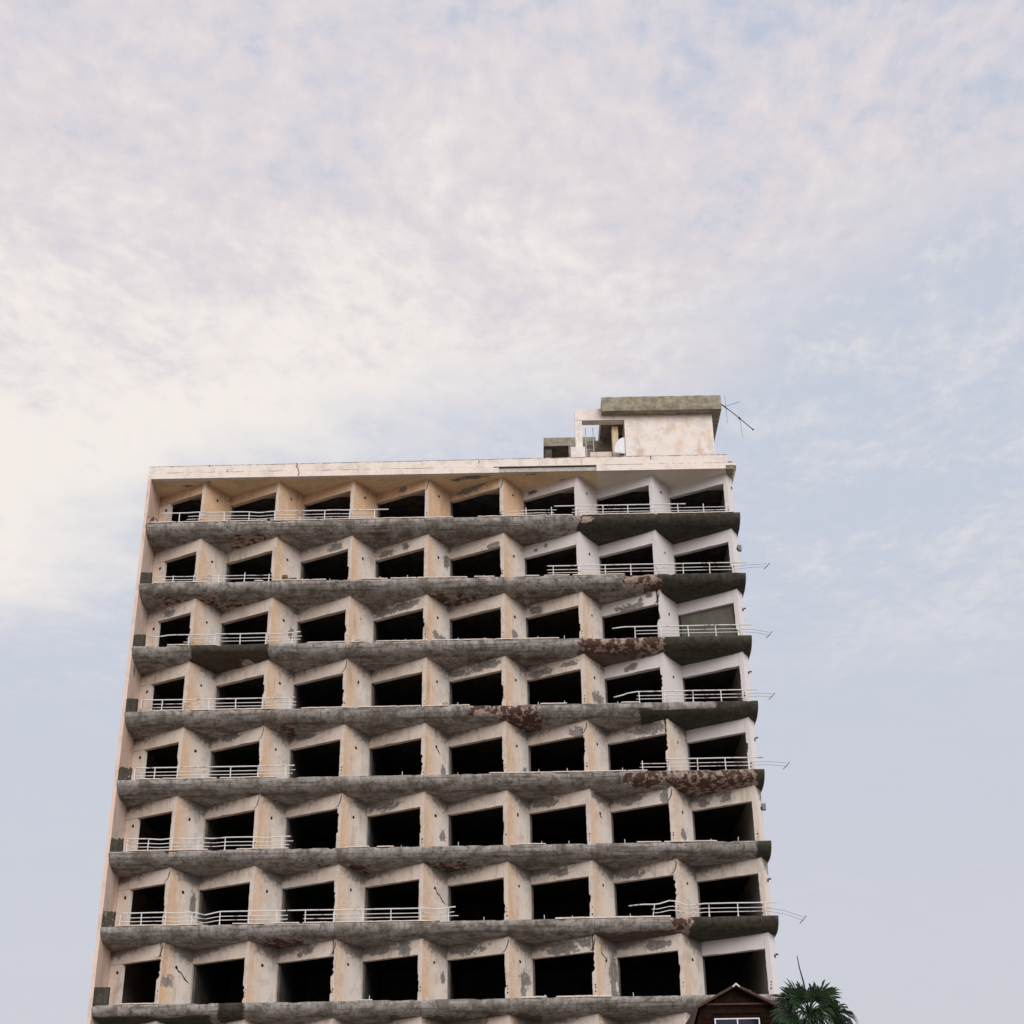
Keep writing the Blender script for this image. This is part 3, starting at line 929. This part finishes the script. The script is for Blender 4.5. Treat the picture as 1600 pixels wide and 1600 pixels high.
def sof_w(u, v):
    x, y = XL + u * 27.0, 1.68 - v * 2.11
    s_ = 0.0
    for (cx_, cy_, ra, rb_) in ((.3, -.1, .55, .2), (-.4, .15, .35, .14), (1.0, -.2, .3, .1), (-12, 0, .3, .1), (-13, .3, .3, .12), (4.6, .4, .4, .14), (3.0, -.2, .3, .1)):
        s_ = max(s_, 1 - .55 * math.hypot((x - cx_) / ra, (y - cy_) / rb_))
    return {'fresh': 1.0 if x > 6.0 else 0.0, 'spall': s_, 'ochre': .25, 'grime_shade': .38 if (x < 6 and y > 1.2) else 0}  # left part of the soffit is darker along its back


grid_face(sof_pt, 200, 12, mb, at, sof_w)
mobj('soffit', mb.v, mb.f, 'soffit', tower, at)
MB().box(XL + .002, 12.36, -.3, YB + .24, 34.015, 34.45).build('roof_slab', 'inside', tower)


def band(name, x0, x1, y0, y1, z0, z1, material='parapet', rough=.006, n=None, dz1=0.0, name_at=None):
    """parapet band with an uneven, chipped top edge; z1 may rise by dz1 to the right end"""
    n = n or max(4, int((x1 - x0) / .07))
    mb = MB()
    at = {'spall': [], 'ochre': [], 'grime_shade': []}
    NV = 8
    for i in range(n + 1):
        x = x0 + (x1 - x0) * i / n
        top = z1 + dz1 * (x - x0) / (x1 - x0)
        ch = max(0.0, fb(x * 2.3, z1, 3, 1, 4) - .2) * rough * 7 + random.uniform(0, rough)
        for j in range(NV + 1):
            z = z0 + (top - ch - z0) * j / NV
            yy = y0 + .004 * mnoise.noise(Vector((x * 2, z * 3, 1)))
            mb.v.append((x, yy, z))
            at['spall'].append(.95 * max(0.0, (j / NV - .84) / .16) * (.55 + 1.2 * max(0.0, fb(x * 1.3, 2, z1, 1, 3))))
            at['ochre'].append(.10)
            at['grime_shade'].append((.80 if j == NV else .42 if j == NV - 1 else .0) if rough > .003 else .0)
        mb.v.append((x, y1, z0 + (top - ch - z0)))
        mb.v.append((x, y1, z0))
        for key in at:
            at[key] += [0.25, 0.25] if key == 'spall' else [0, 0]
    st = NV + 3
    for i in range(n):
        a = i * st
        for j in range(NV + 2):
            mb.f.append((a + j, a + st + j, a + st + j + 1, a + j + 1))
        mb.f.append((a + NV + 2, a + st + NV + 2, a + st, a))
    mb.f.append(tuple(reversed(range(st))))
    mb.f.append(tuple(n * st + j for j in range(st)))
    return mobj(name, mb.v, mb.f, material, tower, at)


band('parapet_upper', -14.68, 5.35, -.462, -.22, 34.30, 34.66, dz1=.09)
band('parapet_upper', 5.37, 12.12, -.468, -.22, 34.30, 34.75, dz1=.0)
band('parapet_band', -14.68, 1.55, -.5, -.25, 33.985, 34.30, rough=.002)
band('parapet_band', 6.05, 12.0, -.505, -.25, 33.98, 34.30, rough=.002)
band('broken_band', 1.554, 6.046, -.445, -.22, 34.02, 34.24, 'grey', rough=.01)
MB().box(1.3, 6.02, -.515, -.40, 34.245, 34.285).build('flashing', 'rod', tower)
# the bare overhang at the right corner, render broken away
band('parapet_band', 12.003, 12.5, -.49, 1.2, 34.16, 34.30, rough=.01)
mb = MB()
MB().box(12.387, 12.5, -.48, YB, 34.10, 34.158).build('bare_corner', 'slab', tower)
mb.v = [(11.75, -.46, 34.155), (12.49, -.46, 34.155), (12.49, 1.3, 34.155), (12.38, 1.3, 34.155), (12.0, -.44, 33.99), (12.38, -.40, 33.99), (12.384, 1.3, 33.9), (12.383, 1.3, 33.9)]
mb.f = [(0, 3, 2, 1), (4, 5, 6, 7), (0, 1, 5, 4), (1, 2, 6, 5), (2, 3, 7, 6), (3, 0, 4, 7)]
mb.build('bare_corner', 'slab', tower)
# cracks through the parapet
for (x, pts) in ((-7.85, [(0, 34.71), (.05, 34.6), (.0, 34.52), (.09, 34.42), (.1, 34.3), (.16, 34.18), (.12, 34.02)]), (-11.0, [(.0, 34.45), (-.05, 34.36), (-.06, 34.28)]), (-11.9, [(0, 34.68), (.02, 34.6)]), (8.6, [(.0, 34.74), (-.03, 34.6), (.02, 34.55)]), (.6, [(0, 34.72), (.04, 34.58), (.01, 34.5)])):
    mb = MB()
    for i, (dx_, z) in enumerate(pts):
        yy = -.4705 if z > 34.31 else -.5085
        wd = .012 + .012 * random.random()
        mb.v += [(x + dx_ - wd, yy, z), (x + dx_ + wd, yy, z)]
    mb.f = [(2 * i + 2, 2 * i + 3, 2 * i + 1, 2 * i) for i in range(len(pts) - 1)]
    mb.build('crack', 'hole', tower)

# ---- the rooftop room with its open frame
pent = MB()
at = {'spall': [], 'ochre': [], 'grime_shade': []}
grid_face(lambda u, v: (7.62 + u * 4.26, 1.5, 34.45 + v * 3.85), 40, 36, pent, at,
          lambda u, v: {'spall': 0, 'ochre': .5 * max(0.0, mnoise.noise(Vector((u * 9, v * 7, 3))) * 1.2 + .12) * (1 if u > .1 else .3), 'grime_shade': 0})
n0 = len(pent.v)
for (x, y) in ((7.62, 1.5), (11.88, 1.5), (11.88, 6.0), (7.62, 6.0)):
    for z in (34.45, 38.3):
        pent.v.append((x, y, z))
        for key in at:
            at[key].append(0.0)
pent.f += [(n0 + 2, n0 + 4, n0 + 5, n0 + 3), (n0 + 4, n0 + 6, n0 + 7, n0 + 5), (n0 + 6, n0, n0 + 1, n0 + 7), (n0 + 1, n0 + 3, n0 + 5, n0 + 7)]
ph = mobj('rooftop_room', pent.v, pent.f, 'parapet', tower, at)


def pbox(name, m_, *a):
    return MB().box(*a).build(name, m_, ph)


sl_ = MB()
for i in range(61):
    x = 6.53 + (12.31 - 6.53) * i / 60
    ch = max(0.0, fb(x * 2, 3, 1, 1, 4)) * .05
    sl_.v += [(x, 1.03, 38.10), (x, 1.0, 38.27), (x, 1.0, 38.86 - ch), (x, 6.3, 38.86 - ch), (x, 6.3, 38.10)]
for i in range(60):
    for e in range(5):
        sl_.f.append((i * 5 + e, i * 5 + 5 + e, i * 5 + 5 + (e + 1) % 5, i * 5 + (e + 1) % 5))
sl_.f += [(4, 3, 2, 1, 0), tuple(300 + e for e in range(5))]
sl_.build('flat_roof', 'slab', ph)
pbox('frame_column', 'parapet', 5.22, 5.56, 1.5, 1.85, 34.45, 37.86)
pbox('frame_beam', 'parapet', 5.22, 7.615, 1.49, 1.95, 37.863, 38.50)
pbox('frame_base', 'parapet', 4.97, 5.66, 1.35, 2.0, 34.45, 36.32)
pbox('inner_column', 'soffit', 7.05, 7.34, 2.1, 2.75, 34.45, 37.86)
pbox('inner_beam', 'slab', 5.3, 7.615, 3.9, 4.3, 37.3, 38.1)
pbox('inner_wall', 'slab', 6.75, 7.615, 4.4, 4.6, 34.45, 38.095)
pbox('low_wall', 'fin', 5.95, 7.0, 2.3, 2.6, 34.45, 36.55)
pbox('inner_pier', 'slab', 5.62, 6.1, 3.0, 3.4, 34.45, 37.0)
MB().extr([(7.06, 36.0), (7.58, 36.0), (7.58, 36.02), (7.06, 36.02)], 1.7, 1.9).build('door_sill', 'parapet', ph)
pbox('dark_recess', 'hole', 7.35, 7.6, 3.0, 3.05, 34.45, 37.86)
# lower roof shelter behind, at the left
low = MB().box(3.75, 6.4, 5.0, 7.5, 38.47, 38.95).build('shelter_roof', 'slab', tower)
MB().box(3.80, 4.15, 5.2, 7.3, 34.45, 38.465).build('shelter_wall', 'inside', low)
MB().box(5.0, 5.5, 4.9, 5.4, 34.45, 38.46).build('shelter_column', 'slab', low)
MB().box(4.2, 5.0, 6.6, 6.8, 34.45, 38.0).build('shelter_panel', 'fin', low)

# ------------------------------------------------------------------ loose things on the roof
lad = thing('roof_ladder', 'thin metal ladder standing inside the open rooftop frame', 'ladder', (5.95, 2.2, 34.45))
for dx_ in (-.2, .2):
    MB().tube([(dx_, 0, 0), (dx_ * .9, .25, 3.55)], .016, 6).build('stile', 'grey_metal', lad)
for q in range(9):
    MB().tube([(-.2, .02 + q * .026, .3 + q * .33), (.2, .02 + q * .026, .3 + q * .33)], .010, 5).build('rung', 'grey_metal', lad)
sheet = thing('curved_metal_sheet', 'curved pale grey metal sheet propped in the rooftop doorway', 'metal sheet', (7.36, 1.62, 35.85))
mb = MB()
nn = 12
arc = [(.27 - .54 * (1 - math.cos(a)) if False else .27 - .54 * math.cos(a), .0, .86 * math.sin(a)) for a in [math.pi / 2 * (1 - i / nn) for i in range(nn + 1)]]
pts = [(.27, 0)] + [(.27 - .56 * math.sin(q), .86 * math.cos(q)) for q in [math.pi / 2 * i / nn for i in range(nn + 1)]]
mb.v = [(x, -.02 - .10 * math.sin(max(0, (.27 - x)) * 2.2), z + .22) for x, z in pts] + [(x, .0 - .10 * math.sin(max(0, (.27 - x)) * 2.2), z + .22) for x, z in pts]
m_ = len(pts)
mb.f = [tuple(range(m_)), tuple(m_ + i for i in reversed(range(m_)))] + [((i + 1) % m_, i, m_ + i, m_ + (i + 1) % m_) for i in range(m_)]
mb.build('sheet', 'grey_metal', sheet)
MB().tube([(-.29, -.03, .2), (.27, -.03, .2)], .018, 6).build('bottom_lip', 'white', sheet)
MB().box(.2, .24, -.01, .03, -1.4, .2).build('prop', 'grey_metal', sheet)

ant = thing('roof_antenna', 'bent television antenna leaning out from the rooftop room', 'antenna', (12.29, 3.0, 38.6))
MB().tube([(-.1, 0, 1.2), (.36, 0, .92), (.62, .0, .66)], .028, 6).build('bracket', 'rod', ant)
MB().tube([(.35, 0, .95), (1.02, 0, .28), (1.80, 0, -.56)], .022, 6).build('mast', 'rod', ant)
MB().tube([(.50, 0, .95 - .13), (1.3, .1, 1.12)], .010, 5).build('element', 'rod', ant)
MB().tube([(.55, 0, 1.45), (.57, 0, -.15)], .008, 5).build('element', 'rod', ant)
MB().tube([(1.20, 0, .10), (1.24, 0, -.95)], .008, 5).build('element', 'rod', ant)
MB().tube([(1.14, 0, .16), (1.22, 0, .06)], .045, 6).build('clamp', 'rod', ant)
MB().tube([(1.76, 0, -.52), (1.82, 0, -.58)], .04, 6).build('end_cap', 'rod', ant)

# ------------------------------------------------------------------ lower storeys (below the frame)
MB().box(-14.2, 12.0, 1.3, YB, .01, 7.3).build('podium_wall', 'fin', tower)
for bay in range(0, 9):
    x = -14.0 + bay * 3.2
    MB().box(x, x + .5, .2, .8, .01, 7.0).build('podium_column', 'plaster', tower)

# ------------------------------------------------------------------ the wooden house
hx, hy = 9.14, -10.8
house = thing('wooden_house', 'dark wooden house gable with red brown boards in front of the tower', 'house', (hx, hy, 0))
ZP, ZBK = 9.36, 8.72                                     # ridge and roof break
DEP = 4.2
prof = [(-2.9, 4.2), (-1.25, ZBK), (0, ZP), (1.25, ZBK), (2.9, 4.2)]
# planked gable
z = 4.3
pi_ = 0


def halfw(z):
    if z < ZBK:
        return 1.18 + (ZBK - z) * .34
    return max(.02, 1.18 * (ZP - z) / (ZP - ZBK))


while z < ZP - .12:
    z1 = min(z + .17, ZP - .06)
    h0, h1 = halfw(z) - .02, halfw(z1) - .02
    wl, wr, wz0, wz1 = -.80, .74, 7.0, 8.46
    yy = .05 + .012 * random.random()
    if z1 > wz0 and z < wz1:
        parts = [(-h0, wl, -h1, wl), (wr, h0, wr, h1)]
    else:
        parts = [(-h0, h0, -h1, h1)]
    for (a0, b0, a1, b1) in parts:
        MB().extr([(a0, z), (b0, z), (b1, z1 - .012), (a1, z1 - .012)], yy, yy + .04).build('plank', 'wood', house)
    z += .17
MB().extr([(-2.7, 0.01), (2.7, 0.01), (2.7, 4.25), (1.15, ZBK - .05), (0, ZP - .08), (-1.15, ZBK - .05), (-2.7, 4.25)], .12, DEP).build('house_wall', 'wood', house)
for a, b_, nm in ((0, 1, 'roof_slope'), (1, 2, 'roof_slope'), (2, 3, 'roof_slope'), (3, 4, 'roof_slope')):
    (x0, z0), (x1, z1) = prof[a], prof[b_]
    nrm = Vector((-(z1 - z0), 0, x1 - x0)).normalized() * .06
    MB().extr([(x0, z0), (x1, z1), (x1 + nrm.x, z1 + nrm.z), (x0 + nrm.x, z0 + nrm.z)], -.22, DEP + .1).build(nm, 'rooftile', house)
    n2_ = nrm.normalized() * .10
    MB().extr([(x0, z0 - .02), (x1, z1 - .02), (x1 + nrm.x * .5, z1 + nrm.z * .5 + .012), (x0 + nrm.x * .5, z0 + nrm.z * .5 + .012)], -.262, -.223).build('bargeboard', 'bargeboard', house)
# trim board across the gable, and a pale cap at the ridge
MB().box(-.98, .98, -.02, .05, 8.80, 8.86).build('trim_board', 'bargeboard', house)
MB().extr([(-.13, ZP - .03), (0, ZP + .08), (.13, ZP - .03), (.10, ZP - .06), (0, ZP + .02), (-.10, ZP - .06)], -.30, -.262).build('ridge_cap', 'coping', house)
win = MB()
for (x0, x1, z0, z1) in ((-.74, .70, 8.36, 8.395), (-.74, .70, 7.045, 7.08), (-.74, -.70, 7.081, 8.359), (.66, .70, 7.081, 8.359), (-.03, .01, 7.081, 8.359)):
    win.box(x0, x1, -.03, .06, z0, z1)
wo = win.build('window', 'white', house)
MB().box(-.70, -.045, .01, .03, 7.08, 8.36).build('pane', 'glass', wo)
MB().box(.015, .66, .01, .03, 7.08, 8.36).build('pane', 'glass', wo)
# rear wing with a low roof to the right
MB().extr([(1.0, 7.9), (2.4, 7.9), (2.4, 8.93), (1.0, 8.98)], 2.6, 4.6).build('side_roof', 'rooftile', house)
# tufts of dry weeds on the left roof edge
wd = MB()
for q in range(40):
    x = -1.05 + random.uniform(-.16, .2)
    zb_ = ZBK + (x + 1.25) * .51 + .04
    y = random.uniform(-.2, .1)
    wd.tube([(x, y, zb_), (x + random.uniform(-.05, .05), y, zb_ + random.uniform(.03, .09))], .008, 3)
wd.build('dry_weeds', 'dry', house, kind='stuff')

# ------------------------------------------------------------------ the fan palm
px_, py_ = 10.95, -13.5
palm = thing('fan_palm', 'dark green fan palm beside the wooden gable', 'palm tree', (px_, py_, 0))
pts = [(.05 * math.sin(i * .5), .04 * math.cos(i * .7), i * .4) for i in range(20)]
tb = MB()
for i in range(19):
    r_a = .17 - .002 * i + (.015 if i % 2 else 0)
    tb.tube([pts[i], pts[i + 1]], r_a, 10, r1=r_a - .02)
tb.build('trunk', 'trunk', palm)
CEN = Vector((0.0, 0, 8.15))


def frond(dirv, pet, rad, droop, m_='frond', nseg=30, spread=1.75, twist=0.0):
    """a fan leaf: petiole, then pleated segments that part towards their tips and droop"""
    mb = MB()
    d = Vector(dirv).normalized()
    face = Vector((random.uniform(-.35, .35), -.8, random.uniform(.2, .7)))   # blades turn their faces to the light in the open
    side = d.cross(face)
    side.normalize()
    side = Matrix.Rotation(twist, 3, d) @ side
    nrm = side.cross(d).normalized()
    hub = CEN + d * pet + Vector((0, 0, -.10 * pet * (1 - abs(d.z))))
    mid = CEN + d * pet * .5 + Vector((0, 0, .03))
    mb.tube([CEN, mid, hub], .022, 5, r1=.012)
    for i in range(nseg):
        a = (i / (nseg - 1) - .5) * 2 * spread / 1.0
        L = rad * (1 - .22 * abs(a) / spread) * random.uniform(.70, 1.18)
        da = spread / (nseg - 1) * 1.02
        dirs = d * math.cos(a) + side * math.sin(a)
        perp = (-d * math.sin(a) + side * math.cos(a))
        ripple = .018 * (1 if i % 2 else -1)
        ring = []
        cup = .16 * (abs(a) / spread) ** 2
        for q, fr_ in enumerate((0.04, .35, .68, .86, 1.0)):
            s_ = L * fr_
            wdt = s_ * math.tan(da) * 1.05 if fr_ <= .7 else L * .68 * math.tan(da) * max(.04, (1 - fr_) / .32)
            dr = droop * (max(0.0, fr_ - .35) / .65) ** 2 * L * random.uniform(.8, 1.25)
            c_ = hub + dirs * s_ * (1 - .25 * droop * fr_ ** 3) + nrm * (cup * s_ + ripple * fr_) - Vector((0, 0, dr))
            ring.append((c_ - perp * wdt, c_ + nrm * (.012 * (1 if i % 2 else -1)), c_ + perp * wdt))
        n0 = len(mb.v)
        for rg in ring:
            mb.v += list(rg)
        for q in range(len(ring) - 1):
            b0 = n0 + q * 3
            mb.f += [(b0, b0 + 1, b0 + 4, b0 + 3), (b0 + 1, b0 + 2, b0 + 5, b0 + 4)]
    return mb.build('frond' if m_ == 'frond' else 'dead_frond', m_, palm)


FR = [((-.62, -.25, .80), .48, .82, .18, .1), ((.62, -.2, .72), .50, .82, .22, -.1), ((-.98, -.3, .05), .55, .80, .3, .0), ((.98, -.1, .05), .72, .76, .55, .3), ((.02, -.6, .35), .28, .72, .3, .2),
      ((-.25, .5, .85), .5, .66, .3, .4), ((.25, .6, .7), .5, .62, .3, -.4), ((1.0, -.3, -.45), .80, .74, .7, .2), ((-.75, -.6, -.45), .50, .78, .5, -.1), ((.35, -.8, -.25), .45, .74, .5, .3),
      ((.9, .5, -.1), .7, .7, .5, .5), ((-.9, .4, .0), .6, .7, .4, .3), ((-.2, -.8, -.55), .55, .7, .6, 0), ((.75, -.5, -.75), .75, .7, .8, 0), ((-.7, -.3, -.85), .6, .7, .7, 0),
      ((.15, -.4, -.9), .6, .7, .7, 0), ((.5, .3, -.7), .7, .7, .8, 0), ((-.4, .4, -.7), .7, .7, .8, 0),
      ((-.78, .1, .62), .55, .78, .25, -.25), ((-.45, -.35, .95), .38, .74, .2, -.3), ((.80, .1, .50), .52, .78, .3, .3), ((.42, -.35, .85), .40, .74, .25, .35), ((-.5, -.7, .1), .32, .76, .4, .2), ((.5, -.7, .05), .34, .76, .45, -.2),
      ((.0, -.8, -.15), .25, .7, .4, .1), ((-1.0, -.2, -.3), .55, .78, .45, .1)]
for (dv, pe, ra, dr, tw) in FR:
    frond(dv, pe, ra, dr, twist=tw)
for (dv, pe, ra, dr) in (((.6, .3, -.7), .6, .55, 1.0), ((-.5, .3, -.8), .6, .55, 1.0), ((.3, -.6, -.8), .55, .5, 1.0)):
    frond(dv, pe, ra, dr, 'dry', 18, 1.6)
sp_ = MB()
sp_.tube([CEN, CEN + Vector((-.08, .02, .9)), CEN + Vector((-.16, .0, 1.3)), CEN + Vector((-.20, 0, 1.66))], .03, 6, r1=.012)
sp_.build('spear_leaf', 'frond', palm)
fs_ = MB()
for q in range(7):
    a = random.uniform(.2, 1.2)
    x0 = Vector((random.uniform(.3, .6), -.3, .1 + random.uniform(-.2, .1)))
    pts = [CEN + x0 * .4]
    for s_ in range(1, 9):
        th = s_ * .42
        pts.append(CEN + x0 + Vector((.10 * s_, 0, .22 * math.sin(th) - .015 * s_ * s_)))
    fs_.tube(pts, .010, 4, r1=.005)
fs_.build('flower_stalks', 'frond', palm)
